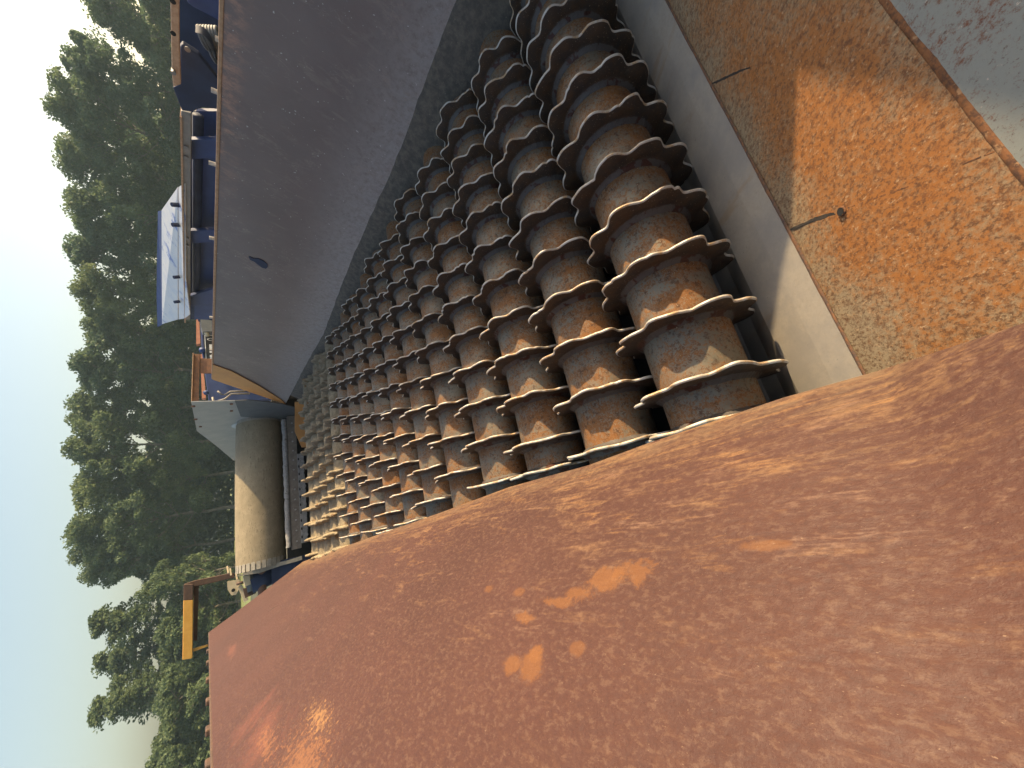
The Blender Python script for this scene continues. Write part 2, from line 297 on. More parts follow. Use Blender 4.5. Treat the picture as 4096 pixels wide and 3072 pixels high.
M = dict(shaft=m_shaft(), disc=m_disc(), rim=m_rim(), weld=m_weld(), grey=m_paint_grey(), mud=m_mud(), wl=m_wall_l(), wr=m_wall_r(), skirt=m_skirt(),
         c0=m_chute(0), c1=m_chute(1), c2=m_chute(2), belt=m_belt(),
         seam=m_simple('weld_seam', (.085, .055, .040), (.20, .085, .032), .85, 0, 60, None, .8),
         seam2=m_simple('rusty_weld_seam', (.22, .088, .028), (.075, .034, .018), .85, 0, 120, (.34, .19, .09), .9, .56),
         slot=m_simple('dirty_slot', (.020, .016, .013), (.045, .035, .027), .9, 0, 70, None, .8),
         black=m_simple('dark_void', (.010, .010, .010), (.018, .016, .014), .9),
         blue=m_simple('blue_paint', (.016, .036, .125), (.024, .050, .155), .62, 0, 7, (.060, .070, .100), .1, .66),
         navy=m_simple('dark_blue_paint_and_pipe_shade', (.010, .018, .048), (.016, .028, .068), .70, 0, 7, (.050, .045, .045), .1, .68),
         silver=m_simple('worn_bare_steel', (.58, .56, .52), (.48, .49, .51), .42, .25, 7, (.12, .17, .36), .3, .56),
         tan=m_simple('pale_rusty_steel', (.44, .29, .18), (.34, .205, .12), .75, 0, 40, (.18, .085, .05), .4, .62),
         rust=m_simple('brown_rust', (.150, .070, .042), (.23, .105, .050), .75, 0, 20, (.46, .20, .07), .5, .64),
         brown=m_simple('dark_brown_steel', (.060, .036, .027), (.090, .050, .032), .75, 0, 20, (.14, .075, .035), .4, .64),
         railg=m_simple('dusty_grey_steel', (.175, .165, .155), (.225, .205, .185), .6, .1, 12, (.17, .12, .085), .2),
         guard=m_simple('grey_guard_steel', (.33, .33, .32), (.39, .38, .36), .45, .2, 5, (.145, .115, .10), .15, .64),
         guardd=m_simple('dark_guard_rubber', (.095, .102, .106), (.125, .132, .132), .6, 0, 8, (.10, .095, .085), .2),
         ledge=m_simple('dusty_steel_strip', (.155, .130, .105), (.21, .18, .145), .8, 0, 22, (.30, .27, .23), .6),
         pale=m_simple('scuffed_pale_strip', (.21, .205, .195), (.30, .29, .27), .75, 0, 34, (.10, .085, .07), .6, .56),
         yellow=m_simple('yellow_paint', (.52, .27, .045), (.58, .32, .065), .5, 0, 10, (.36, .20, .06), .1, .66),
         cream=m_simple('dusty_cream_paint', (.43, .36, .23), (.50, .42, .28), .6, 0, 18, (.24, .15, .08), .2, .66),
         orange=m_simple('dusty_orange_and_sun_strip', (.52, .265, .085), (.46, .23, .08), .7, 0, 9, (.30, .14, .06), .2, .66),
         galv=m_simple('galvanised_bolt', (.45, .45, .44), (.32, .30, .27), .4, .5, 60),
         white=m_simple('white_decal', (.72, .72, .70), (.66, .66, .64), .5, 0, 30, None, .05),
         decal=m_simple('black_decal', (.014, .014, .016), (.020, .020, .022), .4, 0, 30, None, .05),
         rubber=m_simple('weathered_rubber', (.24, .225, .19), (.32, .29, .235), .85, 0, 30, (.15, .13, .10), .7),
         redstripe=m_simple('sun_bleached_orange_strip', (.52, .22, .12), (.46, .18, .10), .6, 0, 12, None, .1),
         bark=m_simple('grey_bark', (.105, .090, .070), (.165, .145, .115), .9, 0, 4, None, .6),
         ground=m_simple('gravel_ground', (.050, .056, .034), (.075, .075, .048), .95, 0, 1.2, (.10, .085, .06), .4),
         grass=m_simple('mown_grass', (.135, .165, .055), (.165, .195, .070), .9, 0, .9, (.15, .145, .06), .3),
         leafa=m_leaf('leaf_mid', (.085, .125, .062), (.110, .150, .068), (.170, .200, .085)),
         leafb=m_leaf('leaf_dark', (.070, .112, .064), (.090, .130, .068), (.130, .165, .080)),
         leafc=m_leaf('leaf_light', (.110, .150, .065), (.140, .175, .072), (.190, .215, .090)))

# ------------------------------------------------------------------ hopper: walls, chute, added underpan
hop = thing('screen_hopper', HOP, 'rust-brown steel hopper with sloping side walls around the roller deck', 'hopper')
# near-left sloping wall: ruled, slightly bulged plate
VS = sorted(set(list(np.linspace(-1.7, 5.285, 90)) + [a[0] for a in LOWL])); NTI = 26
def left_pt(v, k, off=0.0):
    u0, z0 = low_l(v); vt = v if v < 4.6 else v + (5.3 - 5.285) * (v - 4.6) / .685
    P = np.array([u0 + (UTL - u0) * k, v + (vt - v) * k, z0 + (ZTL - z0) * k])
    dent = .006 * math.sin(1.7 * v + 2 * k) * math.sin(math.pi * k) * min(1, max(0, (v - .3)))
    return P + np.array((.79, 0, .615)) * (dent - off)
top = [[left_pt(v, k) for k in np.linspace(0, 1, NTI)] for v in VS]
bot = [[left_pt(v, k, .012) for k in np.linspace(0, 1, NTI)] for v in VS]
mb = MB().grid(top); n0 = len(VS); mb.grid([r[::-1] for r in bot])
rim_ = [top[i][0] for i in range(n0)]; rb_ = [bot[i][0] for i in range(n0)]
mb.grid([rb_, rim_]); mb.grid([[r[-1] for r in top], [r[-1] for r in bot]]); mb.grid([list(top[-1]), list(bot[-1])])
wl = mb.build('side_wall', M['wl'], hop, True); wl['label'] = 'sunlit red-brown sloping wall with dusty streaks'
md = wl.modifiers.new('es', 'EDGE_SPLIT'); md.split_angle = math.radians(40)
# folded lip and bolts along its top edge
lip = MB().bar((UTL - .010, -1.7, ZTL - .008), (UTL - .010, 5.30, ZTL - .008), .016, .03)
bevel(lip.build('top_rail', M['brown'], wl), .004)
for v in (1.35, 1.72, 2.12, 2.62, 3.15, 3.75, 4.3):
    b = MB().box((UTL - .050, v - .035, ZTL - .03), (UTL - .022, v + .035, ZTL + .022)); bevel(b.build('hinge_lug', M['brown'], wl), .006)
# a burnt slit in that wall
a, b_ = plate_l(548, 1345), plate_l(600, 1308); nrm = np.array((.79, 0, .615)); d_ = (b_ - a); tt = np.cross(nrm, d_ / np.linalg.norm(d_))
sl = MB().prism([a + nrm * .001, a + d_ * .4 + tt * .006 + nrm * .001, a + d_ * .8 + tt * .008 + nrm * .001, b_ + nrm * .001, a + d_ * .6 - tt * .006 + nrm * .001], nrm * .0015)
sl.build('cut_slit', M['black'], wl)

# far-right wall
KR = (UTR - 1.95) / (ZTR - .2); NR = np.array((-1, 0, KR)); NR /= np.linalg.norm(NR); DR = NR @ np.array((1.95, 0, .2))
edge = [at(*q, n=NR, d=DR) for q in ((985, 0), (855, 350), (760, 560), (700, 720), (660, 790))]
edge = sorted([(p[1], p[2]) for p in edge]); ev = np.array(edge)
def low_r(v):
    return np.interp(v, [-1.7] + [e[0] for e in edge] + [5.36], [ev[0, 1] + .02] + [e[1] for e in edge] + [.187])
def right_pt(v, z, off=0.0): return np.array((1.95 + (z - .2) * KR, v, z)) - NR * off
vr = np.linspace(-1.7, 5.36, 60)
T = []; B = []
for v in vr:
    z0 = low_r(v); r1 = []; r2 = []
    for k in np.linspace(0, 1, 14):
        z = z0 + (ZTR - z0) * k; vv = v - .38 * k * max(0, (v - 4.4) / .96); de = .005 * math.sin(2.1 * v + 3 * k) * math.sin(math.pi * k)
        p = right_pt(vv, z); r1.append(p + NR * de); r2.append(p + NR * (de - .012))
    T.append(r1); B.append(r2)
mb = MB().grid([r[::-1] for r in T]).grid(B); mb.grid([[r[-1] for r in B], [r[-1] for r in T]]); mb.grid([[r[0] for r in T], [r[0] for r in B]]); mb.grid([list(B[-1]), list(T[-1])]); mb.grid([list(T[0]), list(B[0])])
wr = mb.build('side_wall', M['wr'], hop, True); wr['label'] = 'shaded dark purple-brown wall on the far side'
md = wr.modifiers.new('es', 'EDGE_SPLIT'); md.split_angle = math.radians(40)
bevel(MB().bar((UTR + .004, -1.7, ZTR + .002), (UTR + .004, 4.98, ZTR + .002), .020, .016).build('top_rail', M['tan'], wr), .003)
# end strip of the far wall, its sunlight put into the orange colour
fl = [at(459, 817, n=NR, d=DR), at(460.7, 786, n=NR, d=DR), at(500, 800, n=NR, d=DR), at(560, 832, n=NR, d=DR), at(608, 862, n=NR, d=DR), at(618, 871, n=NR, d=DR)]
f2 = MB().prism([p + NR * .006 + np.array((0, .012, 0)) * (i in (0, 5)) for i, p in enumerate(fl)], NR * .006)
f2.build('sunlit_strip', M['orange'], wr)
# rubber skirt under that wall
sk = []
for v in np.linspace(-1.0, 5.0, 70):
    z0 = low_r(v); row = []
    for k, (du, z) in enumerate(((.018, z0 + .012), (.012, z0 - .01), (-.03, z0 * .55), (-.075, .03), (-.085, -.10))):
        p = right_pt(v, z0, 0); row.append(np.array((p[0] + du - .03 * (k > 0), v, z)) + rng.normal(0, .0025, 3))
    sk.append(row)
bk = [[p + np.array((.012, 0, 0)) for p in r] for r in sk]
mb = MB().grid(sk).grid([r[::-1] for r in bk]); mb.build('rubber_skirt', M['skirt'], hop, True)
# keyhole slot in the far wall
kp = [at(*q, n=NR, d=DR) for q in ((537.5, 553.5), (540, 552.5), (549, 557), (557, 556.5), (570, 562), (578, 569), (579, 575), (575, 579), (567, 577), (556, 569), (550, 564), (541, 560))]
MB().prism([p + NR * .006 for p in kp], NR * .002).build('keyhole', M['navy'], wr)
for px, py in ((461, 360), (460, 520), (458.5, 690), (458, 760), (468, 205), (478, 95)):
    P = at(px, py, n=NR, d=DR); MB().tube([P + (0.02, 0, -.012), P + (.02, 0, .022)], .012, 6).build('bolt', M['galv'], wr)
# rear feed chute: three plates that climb towards the camera
def chute(name, prof, mat, u0=.02, u1=2.35, lab=None):
    pr = [np.array((0, v, z)) for v, z in prof]; rows = []
    for uu in np.linspace(u0, u1, 24): rows.append([p + np.array((uu, 0, 0)) for p in pr])
    dn = [[p + np.array((0, -.008, -.008)) for p in r] for r in rows]
    m_ = MB().grid([r[::-1] for r in rows]).grid(dn); m_.grid([[r[0] for r in rows], [r[0] for r in dn]]); m_.grid([[r[-1] for r in dn], [r[-1] for r in rows]])
    o = m_.build(name, mat, hop); 
    if lab: o['label'] = lab
    return o
chute('chute_plate', [(.02, -.262), (-.06, -.240), (-.112, -.190), (-.160, -.105), (-.239, -.041), (-.293, -.004)], M['c0'], lab='smooth grey plate scraped clean beside the first roller')
chute('chute_plate', [(-.299, -.001), (-.40, .1025), (-.537, .2395)], M['c1'], lab='speckled rusty plate in the middle of the chute')
chute('chute_plate', [(-.543, .2455), (-.80, .50), (-1.25, .95), (-2.3, 2.0)], M['c2'], lab='grey plate flecked with rust nearest the camera')  # upper stretch is unseen, added to block sky light from behind
def seam(name, pts, wd, mat, lift=.003, wob_=.16):
    m_ = MB(); pts = [np.array(p, float) for p in pts]
    fine = []
    for a_, c_ in zip(pts[:-1], pts[1:]):
        k = max(2, int(np.linalg.norm(c_ - a_) / .006)); fine += [a_ + (c_ - a_) * i / k for i in range(k)]
    fine.append(pts[-1]); rows = []; nf = len(fine); ws = [np.convolve(rng.normal(0, 1, nf + 12), np.ones(13) / 3.6, 'valid') for _ in range(3)]
    for i, p in enumerate(fine):
        d = fine[min(i + 1, len(fine) - 1)] - fine[max(i - 1, 0)]; d /= np.linalg.norm(d); n = np.array((0, .707, .707)); s = np.cross(d, n)
        w0, w1 = wd * max(.3, 1 + wob_ * ws[0][i]) / 2, wd * max(.3, 1 + wob_ * ws[1][i]) / 2; h = lift * (1 + .2 * ws[2][i] + rng.normal(0, .08))
        rows.append([p - s * w0, p - s * w0 * .5 + n * h, p + s * w1 * .5 + n * h, p + s * w1])
    m_.grid([r[::-1] for r in rows]); o = m_.build(name, mat, hop, True); return o
seam('weld_seam', [(.03, -.296, -.001), (2.3, -.296, -.001)], .009, M['seam'], .0016)
seam('weld_seam', [(.03, -.540, .2425), (2.3, -.540, .2425)], .009, M['seam2'], .0016)
def onc(px, py): return at(px, py, n=(0, 1, 1), d=-.2985)
g = lambda a_, c_: ((2600 + a_ / .992) / 1.8517, c_ / .992 / 1.8517)
seam('weld_seam', [onc(*g(535, 918)), onc(*g(640, 880)), onc(*g(750, 843))], .008, M['slot'], .0004, .45)
seam('weld_seam', [onc(*g(785, 825)), onc(*g(1060, 728)), onc(*g(1370, 600))], .004, M['seam2'], .0008)
seam('weld_seam', [onc(*g(236, 336)), onc(*g(320, 298)), onc(*g(398, 268))], .006, M['slot'], .0004, .45)
hc = onc(*g(764, 838)); nn = np.array((0, .707, .707)); t1 = np.array((1., 0, 0)); t2 = np.cross(nn, t1)
MB().add([hc + nn * .0045 + .0072 * (math.cos(q) * t1 + math.sin(q) * t2) for q in np.linspace(0, 2 * math.pi, 20, endpoint=False)], [list(range(20))]).build('drain_hole', M['black'], hop)
rg = []
for q in np.linspace(0, 2 * math.pi, 29): rg.append([hc + nn * h_ + r_ * (math.cos(q) * t1 + math.sin(q) * t2) for r_, h_ in ((.0070, .0035), (.0080, .0042), (.0095, .001))])
MB().grid(rg).build('hole_rim', M['seam2'], hop, True)
# light-blocking pan and end plates under the deck, unseen plate for chute shadow
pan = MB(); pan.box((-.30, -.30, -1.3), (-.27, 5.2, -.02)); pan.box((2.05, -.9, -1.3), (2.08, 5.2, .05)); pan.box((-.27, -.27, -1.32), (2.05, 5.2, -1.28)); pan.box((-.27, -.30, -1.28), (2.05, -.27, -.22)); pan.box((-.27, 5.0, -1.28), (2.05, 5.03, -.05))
pan.build('light_block_pan', M['black'], hop)  # unseen, added to keep the gaps between the rollers dark
ext = MB().prism([(UTR + .005, -2.6, ZTR + .01), (UTR + .005, -.60, ZTR + .01), (UTR + .005, -1.12, ZTR + 1.05), (UTR + .005, -2.6, ZTR + 1.05)], (.012, 0, 0)); ext.build('shadow_plate', M['rust'], hop)  # unseen plate added and shaped to cast the chute's shadow edge
for (u_, v_) in ((-.45, 0), (-.45, 4.6), (2.3, 0), (2.3, 4.6)):
    MB().box((u_ - .06, v_ - .06, GZ), (u_ + .06, v_ + .06, .12 if u_ < 0 else .4)).build('support_leg', M['blue'], hop)

# ------------------------------------------------------------------ disc rollers
SP, RS = 0.3, 0.11395
def disc_mesh(name, seed, mud=False):
    rg_ = np.random.default_rng(seed); N = 162; th = np.linspace(0, 2 * math.pi, N, endpoint=False)
    ph = rg_.uniform(0, 6.28, 4)
    wob = .0016 * np.sin(2 * th + ph[0]) + .0014 * np.sin(5 * th + ph[1]) + .0010 * np.sin(13 * th + ph[2]); ax_ = .0016 * np.sin(2 * th + ph[3]) + .0010 * np.sin(7 * th + ph[0])
    lob = np.cos(9 * th); tw = rg_.normal(0, .22, 9); sz = 1 + rg_.normal(0, .16, 9); ix = np.floor(((th + math.pi / 9) % (2 * math.pi)) / (2 * math.pi / 9)).astype(int)
    chip = sum(-rg_.uniform(.003, .009) * np.exp(-((th - rg_.uniform(0, 6.28)) / rg_.uniform(.02, .06)) ** 2) for _ in range(4)); R = .1785 + .0122 * np.cos(9 * th + .5 * np.sin(th * 2 + ph[0])) * np.where(lob > 0, sz[ix], 1) - .0024 * np.cos(18 * th) + wob + chip
    if mud: R = R - .004 + .006 * np.abs(rg_.normal(0, 1, N)).clip(0, 1.5); R = (R + np.roll(R, 1) + np.roll(R, -1)) / 3
    t0, t1_ = (.0056, .0040) if not mud else (.017, .008)
    prof = [(-t0, RS - .002), (-t0, .135), (-t1_ - .0002, -.004), (-t1_ * .55, -.0008), (t1_ * .55, -.0008), (t1_ + .0002, -.004), (t0, .135), (t0, RS - .002)]
    if not mud: prof = [(-t0 - .012, RS - .001), (-t0 - .0085, RS + .0055), (-t0 - .0005, RS + .0135)] + prof[1:7] + [(t0 + .0005, RS + .0125), (t0 + .0085, RS + .005), (t0 + .012, RS - .001)]
    V = []; bend = rg_.normal(0, 1)
    for i in range(N):
        for j, (a_, b__) in enumerate(prof):
            r_ = R[i] + b__ if b__ < .05 else b__
            jit = rg_.normal(0, .0005 if not mud else .0022); jb = rg_.normal(0, .0011) if (not mud and b__ > .05 and abs(b__ - .12) < .01) else 0
            V.append((a_ + (ax_[i] * 1.6 + .0045 * bend * math.exp(-((th[i] - 2.2) / .35) ** 2)) * (r_ - RS) / .06 + jit * (0 if b__ < .05 and not mud else 1), (r_ + jb) * math.cos(th[i]), (r_ + jb + (jit if mud else 0)) * math.sin(th[i])))
    K = len(prof); F = []; FM = []
    rimr = range(4, 7) if not mud else ()
    for i in range(N):
        for j in range(K - 1):
            a_, b__ = i * K + j, ((i + 1) % N) * K + j; F.append((a_, a_ + 1, b__ + 1, b__))
            if mud: FM.append(0)
            else:
                r0 = prof[j][1]; r1_ = prof[j + 1][1]
                FM.append(1 if (r0 < .05 and r1_ < .05) else (2 if (r0 > .05 and r1_ > .05 and max(r0, r1_) < .130) else 0))
    me = bpy.data.meshes.new(name); me.from_pydata(V, [], F)
    for m_ in ([M['mud']] if mud else [M['disc'], M['rim'], M['weld']]): me.materials.append(m_)
    me.polygons.foreach_set('material_index', FM); me.polygons.foreach_set('use_smooth', [True] * len(F)); me.update()
    return me
DM = [disc_mesh('disc', 10 + i) for i in range(7)]; DMM = [disc_mesh('muddy_disc', 30 + i, True) for i in range(3)]
def shaft_mesh(mat, r0, u0, u1, lump=0.0):
    N, K = 64, 60; V = []; F = []
    for i, uu in enumerate(np.linspace(u0, u1, K)):
        for t in np.linspace(0, 2 * math.pi, N, endpoint=False):
            r_ = r0 + (lump * abs(rng.normal(0, 1)) if lump else 0); V.append((uu, r_ * math.cos(t), r_ * math.sin(t)))
    F = [(i * N + j, i * N + (j + 1) % N, (i + 1) * N + (j + 1) % N, (i + 1) * N + j) for i in range(K - 1) for j in range(N)] + [tuple(range(N))[::-1], tuple(range((K - 1) * N, K * N))]
    me = bpy.data.meshes.new('shaft'); me.from_pydata(V, [], F); me.materials.append(mat); me.polygons.foreach_set('use_smooth', [True] * (len(F) - 2) + [False] * 2); me.update(); return me
SHM, SHD, COLM = shaft_mesh(M['shaft'], RS, -.24, 1.99), shaft_mesh(M['mud'], RS + .002, -.26, 1.99, .003), shaft_mesh(M['grey'], RS + .0012, -.125, .052)
ORD = ['nearest', 'second', 'third', 'fourth', 'fifth', 'sixth', 'seventh', 'eighth', 'ninth', 'tenth', 'eleventh']
LAB = ['rusty scalloped disc roller nearest the camera, beside the grey chute plate'] + ['rusty scalloped disc roller, %s counted from the grey chute plate' % ORD[i] for i in range(1, 11)] + \
      ['mud-caked disc roller, farthest of the clean-to-muddy row before the belt' if False else s for s in (
       'mud-caked disc roller directly after the last clean rusty roller', 'mud-caked disc roller, fourth from the conveyor drum', 'mud-caked disc roller in the middle between drum and clean rollers',
       'mud-caked disc roller, second from the conveyor drum', 'mud-caked disc roller at the far end, nearest the conveyor drum')]
def child(me, name, parent, loc, rx):
    o = bpy.data.objects.new(name, me); COL.objects.link(o); o.parent = parent; o.location = loc; o.rotation_euler = (rx, 0, 0); return o
for i in range(16):
    muddy = i >= 11; e_l = float(low_l(i * SP)[0])
    r_ = thing('disc_roller', (0, i * SP, 0), LAB[i], 'roller', 'rusty disc rollers side by side in the deck' if not muddy else 'mud-caked disc rollers at the far end')
    ph = math.radians(41.5 - 20) if i == 0 else random.uniform(0, 2 * math.pi / 9)
    child(SHD if muddy else SHM, 'shaft', r_, (0, 0, 0), random.uniform(0, 6.28))
    if not muddy: child(COLM, 'end_collar', r_, (e_l - .07, 0, 0), random.uniform(0, 6.28))
    b0 = .166 if i % 2 == 0 else .0785
    if muddy: b0 += (0, .05, -.045, .03, -.02)[i - 11]
    us = [b0 + .163 * k for k in range(11)]
    while us[0] - .163 > e_l - .03: us.insert(0, us[0] - .163)
    if us[0] - e_l > .085: us.insert(0, max(us[0] - .1, e_l + .005))
    for k, uu in enumerate(us):
        me = DMM[k % 3] if muddy else DM[random.randrange(7)]
        o = child(me, 'disc', r_, (uu + random.uniform(-.002, .002), 0, 0), ph + 2 * math.pi / 9 * random.randint(0, 8) + (random.uniform(-.25, .25) if muddy else random.uniform(-.03, .03)))
        o.rotation_euler[2] = random.uniform(-.008, .008)
# ------------------------------------------------------------------ conveyor with its dusty belt drum
DV, DZ, DR_ = 6.2, .43, .30
con = thing('belt_conveyor', (.9, 8.0, GZ), 'belt conveyor with a big dust-covered head drum beyond the rollers', 'conveyor')
UB0, UB1 = -.07, 1.885
bp_ = []                             # belt profile in (v, z): round the drum, then away
for t in np.linspace(90, 285, 44): bp_.append((DV + DR_ * math.cos(math.radians(t)), DZ + DR_ * math.sin(math.radians(t)), 0))
prof = [(10.5, DZ + DR_ - .55)] + [(DV + DR_ * math.cos(math.radians(t)), DZ + DR_ * math.sin(math.radians(t))) for t in np.linspace(83, 277, 46)] + [(10.5, DZ - DR_ - .45)]
def bpt(uu, k, off=0):
    v_, z_ = prof[k]; n_ = np.array((v_ - DV, z_ - DZ)); n_ = n_ / max(np.linalg.norm(n_), 1e-6)
    crown = -.010 * ((uu - .9) / 1.0) ** 2
    return np.array((uu, v_ + n_[0] * (crown - off), z_ + n_[1] * (crown - off)))
uu_ = np.linspace(UB0, UB1, 40)
def left_edge(k): return UB0 + .06 * max(0, math.sin(math.radians((k - 1) / 45 * 194)))
out = []; inn = []
for k in range(len(prof)):
    us_ = uu_.copy(); us_[0] = UB0 - .012 * math.sin(k * .35)
    out.append([bpt(q, k) for q in us_]); inn.append([bpt(q, k, .012) for q in us_])
m_ = MB().grid(out).grid([r[::-1] for r in inn]); m_.grid([[r[0] for r in inn], [r[0] for r in out]]); m_.grid([[r[-1] for r in out], [r[-1] for r in inn]])
m_.build('belt', M['belt'], con, True)
m_ = MB().tube([(UB0 - .08, DV, DZ), (UB1 + .05, DV, DZ)], DR_ - .02, 56)
for t in np.linspace(0, 2 * math.pi, 30, endpoint=False):
    c_ = np.array((0, math.cos(t), math.sin(t))); m_.bar(np.array((UB0 - .078, DV, DZ)) + c_ * (DR_ - .015), np.array((UB0 + .02, DV, DZ)) + c_ * (DR_ - .015), .045, .012, up=c_)
m_.build('drum', M['rubber'], con)
MB().tube([(UB0 - .45, DV, DZ), (UB1 + .35, DV, DZ)], .05, 20).build('drum_shaft', M['rust'], con, True)
# scraper blade and its angles under the drum
m_ = MB(); P0 = np.array((UB0 + .03, 5.80, .165)); 
rows = []
for uu in np.linspace(UB0 + .10, UB1 - .03, 60):
    j = rng.normal(0, .004, 2); rows.append([np.array((uu, 5.86, .185 + j[0])), np.array((uu, 5.835 + j[1], .17)), np.array((uu, 5.83 + j[1], .125)), np.array((uu, 5.87, .12))])
m_.grid(rows); m_.build('scraper_lip', M['pale'], con, True)
sb = MB().box((UB0 + .06, 5.84, .00), (UB1 + .02, 5.86, .118)).build('scraper_bar', M['ledge'], con); bevel(sb, .003)
for uu in np.linspace(UB0 + .16, UB1 - .1, 13):
    MB().tube([(uu, 5.845, .055), (uu, 5.828, .055)], .012, 6).build('bolt', M['galv'], sb)
rows = [[(uu, 5.80, .006), (uu, 5.80, -.075 + rng.normal(0, .004))] for uu in np.linspace(UB0 + .12, 1.30, 40)]
m_ = MB().grid([[np.array(p) for p in r] for r in rows]); m_.grid([[np.array(p) + (0, .02, 0) for p in r][::-1] for r in rows]); m_.grid([[np.array(r[0]) for r in rows], [np.array(r[0]) + (0, .02, 0) for r in rows]])
sfl = m_.build('scraper_flap', M['pale'], con)
for uu in np.linspace(UB0 + .20, 1.22, 11): MB().box((uu - .016, 5.793, -.012), (uu + .016, 5.80, .004)).build('flap_clip', M['black'], sfl)
# side plates
def pu(pts, u_): return [at(x, y, u=u_) for x, y in pts]
gp = pu([(413, 868.5), (507, 866), (516, 884), (530, 886), (640, 888), (640, 960), (505, 995), (467, 963), (445, 946), (425, 931)], 1.935)
sgd = MB().prism(gp, (.012, 0, 0)).build('side_guard', M['guard'], con)
gp2 = pu([(507, 866), (535, 864.5), (575, 868), (608, 873), (637, 880), (637, 905), (600, 907), (520, 900)], 1.915)
MB().prism(gp2, (.012, 0, 0)).build('side_flap', M['guardd'], con)
hb = np.array((1.93, DV + .16, DZ + .12)); rows = []
for k, (r_, h_) in enumerate(((.22, 0), (.19, .012), (.15, .03), (.10, .04), (.05, .042), (.001, .042))): rows.append([hb + (-h_, r_ * math.cos(t), r_ * math.sin(t)) for t in np.linspace(0, 2 * math.pi, 33)])
MB().grid(rows).build('bearing_hub', M['guard'], sgd, True)
for q in ((418, 877), (433, 921), (423, 905), (500, 872), (500, 887)):
    P = at(*q, u=1.935); MB().tube([P + (-.012, 0, 0), P + (.01, 0, 0)], .02, 6).build('bolt', M['rust'], sgd)
for u_ in (.1, 1.75):
    MB().bar((u_, 6.6, .2), (u_, 10.4, -.35), .08, .2).build('side_frame', M['yellow'], con)
    MB().bar((u_, 9.5, GZ), (u_, 9.5, -.2), .1, .1).build('support_leg', M['yellow'], con)
# cross plate that catches the sun between drum and rollers
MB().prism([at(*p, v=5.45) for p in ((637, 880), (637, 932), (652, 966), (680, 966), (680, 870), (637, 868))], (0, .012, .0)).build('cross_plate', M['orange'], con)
MB().box((-.42, 5.06, -.5), (2.25, 5.09, -.06)).build('cross_beam', M['rust'], con)
MB().box((-.42, 6.0, -.58), (2.22, 6.02, .15)).build('dark_gap_plate', M['black'], con)  # black plate added so the gap under the drum stays dark
MB().box((-.44, 5.98, -.60), (-.11, 6.0, .34)).build('side_cover', M['navy'], con)
# weathered flap at the left end of the drum
q = [at(*p, v=5.95) for p in ((653, 1209), (640, 1213), (607, 1222), (560, 1238), (505, 1246), (525, 1240), (580, 1219), (620, 1211), (652, 1201))]
MB().prism(q, (0, .03, 0)).build('end_flap', M['rubber'], con)

# yellow fold frame on the left, beyond the wall's end
MB().box((-.42, 5.10, -.62), (2.25, 9.0, -.58)).build('light_block_floor', M['black'], con)  # black trough added to block light from the grass under the belt
MB().box((-.42, 5.10, -.58), (-.39, 6.9, .10)).build('light_block_side', M['black'], con)
MB().box((2.22, 5.10, -.58), (2.25, 6.9, .28)).build('light_block_side', M['black'], con)
yf = thing('lifting_frame', tuple(at(500, 1246, v=6.5) * (1, 1, 0) + np.array((0, 0, GZ))), 'worn yellow and brown steel lifting frame sticking up left of the drum', 'frame')
def pv(pts, v_): return [at(x, y, v=v_) for x, y in pts]
o = MB().prism(pv([(397, 1262), (417, 1262), (417, 1296), (396, 1297)], 6.5), (0, .10, 0)).build('cross_bar', M['brown'], yf); o['label'] = 'end of the bar with bare brown steel'; bevel(o, .006)
o = MB().prism(pv([(396, 1297), (417, 1296), (416, 1420), (413, 1423), (394, 1426)], 6.5), (0, .10, 0)).build('cross_bar', M['yellow'], yf); bevel(o, .006)
MB().prism(pv([(418, 1258), (430, 1258), (426, 1384), (418, 1384)], 6.62), (0, .03, 0)).build('back_plate', M['brown'], yf)
o = MB().prism(pv([(397, 1262), (420, 1254), (497, 1238), (505, 1238), (507, 1248), (420, 1268)], 6.6), (0, .09, 0)).build('upright', M['brown'], yf); bevel(o, .006)
o = MB().prism(pv([(416, 1402), (448, 1393), (449, 1396), (418, 1408)], 6.55), (0, .04, 0)).build('brace', M['yellow'], yf)
o = MB().prism(pv([(491, 1256), (517, 1252), (519, 1266), (510, 1285), (500, 1286), (492, 1274)], 6.45), (0, .03, 0)).build('lug_plate', M['cream'], yf); lugp = o
P = at(504, 1275, v=6.445); MB().tube([P, P + (0, -.004, 0)], .022, 14).build('pin_hole', M['black'], lugp)
o = MB().bar(at(518, 1265, v=6.42), at(532, 1298, v=6.42), .06, .05).build('strut', M['cream'], yf)
MB().tube([at(520, 1256, v=6.4), at(520, 1262, v=6.4)], .05, 10).build('pin', M['brown'], yf, True)
for p in ((493, 1231), (499, 1236), (512, 1245)):
    P = at(*p, v=6.5); MB().bar(P + (-.04, 0, 0), P + (.05, .02, .012), .025, .018).build('clip', M['cream'], yf)
# drive motor beneath it
mo = thing('drive_motor', tuple(at(560, 1260, v=6.3) * (1, 1, 0) + np.array((0, 0, GZ))), 'black and dark blue hydraulic drive motor left of the drum', 'motor')
MB().tube([at(542, 1262, v=6.25), at(600, 1236, v=6.25)], .12, 20).build('housing', M['navy'], mo, True)
MB().tube([at(530, 1256, v=6.3), at(545, 1250, v=6.3)], .15, 20).build('gear_case', M['guardd'], mo, True)
bevel(MB().prism(pv([(525, 1245), (540, 1242), (542, 1262), (528, 1268)], 6.15), (0, .08, 0)).build('bracket', M['cream'], mo), .005)
MB().prism(pv([(525, 1272), (560, 1262), (552, 1282), (530, 1292)], 6.3), (0, .08, 0)).build('mount_plate', M['brown'], mo)
MB().bar(tuple(at(560, 1262, v=6.36)), tuple(at(560, 1262, v=6.36) * (1, 1, 0) + np.array((0, 0, GZ))), .12, .12).build('stand', M['navy'], mo)

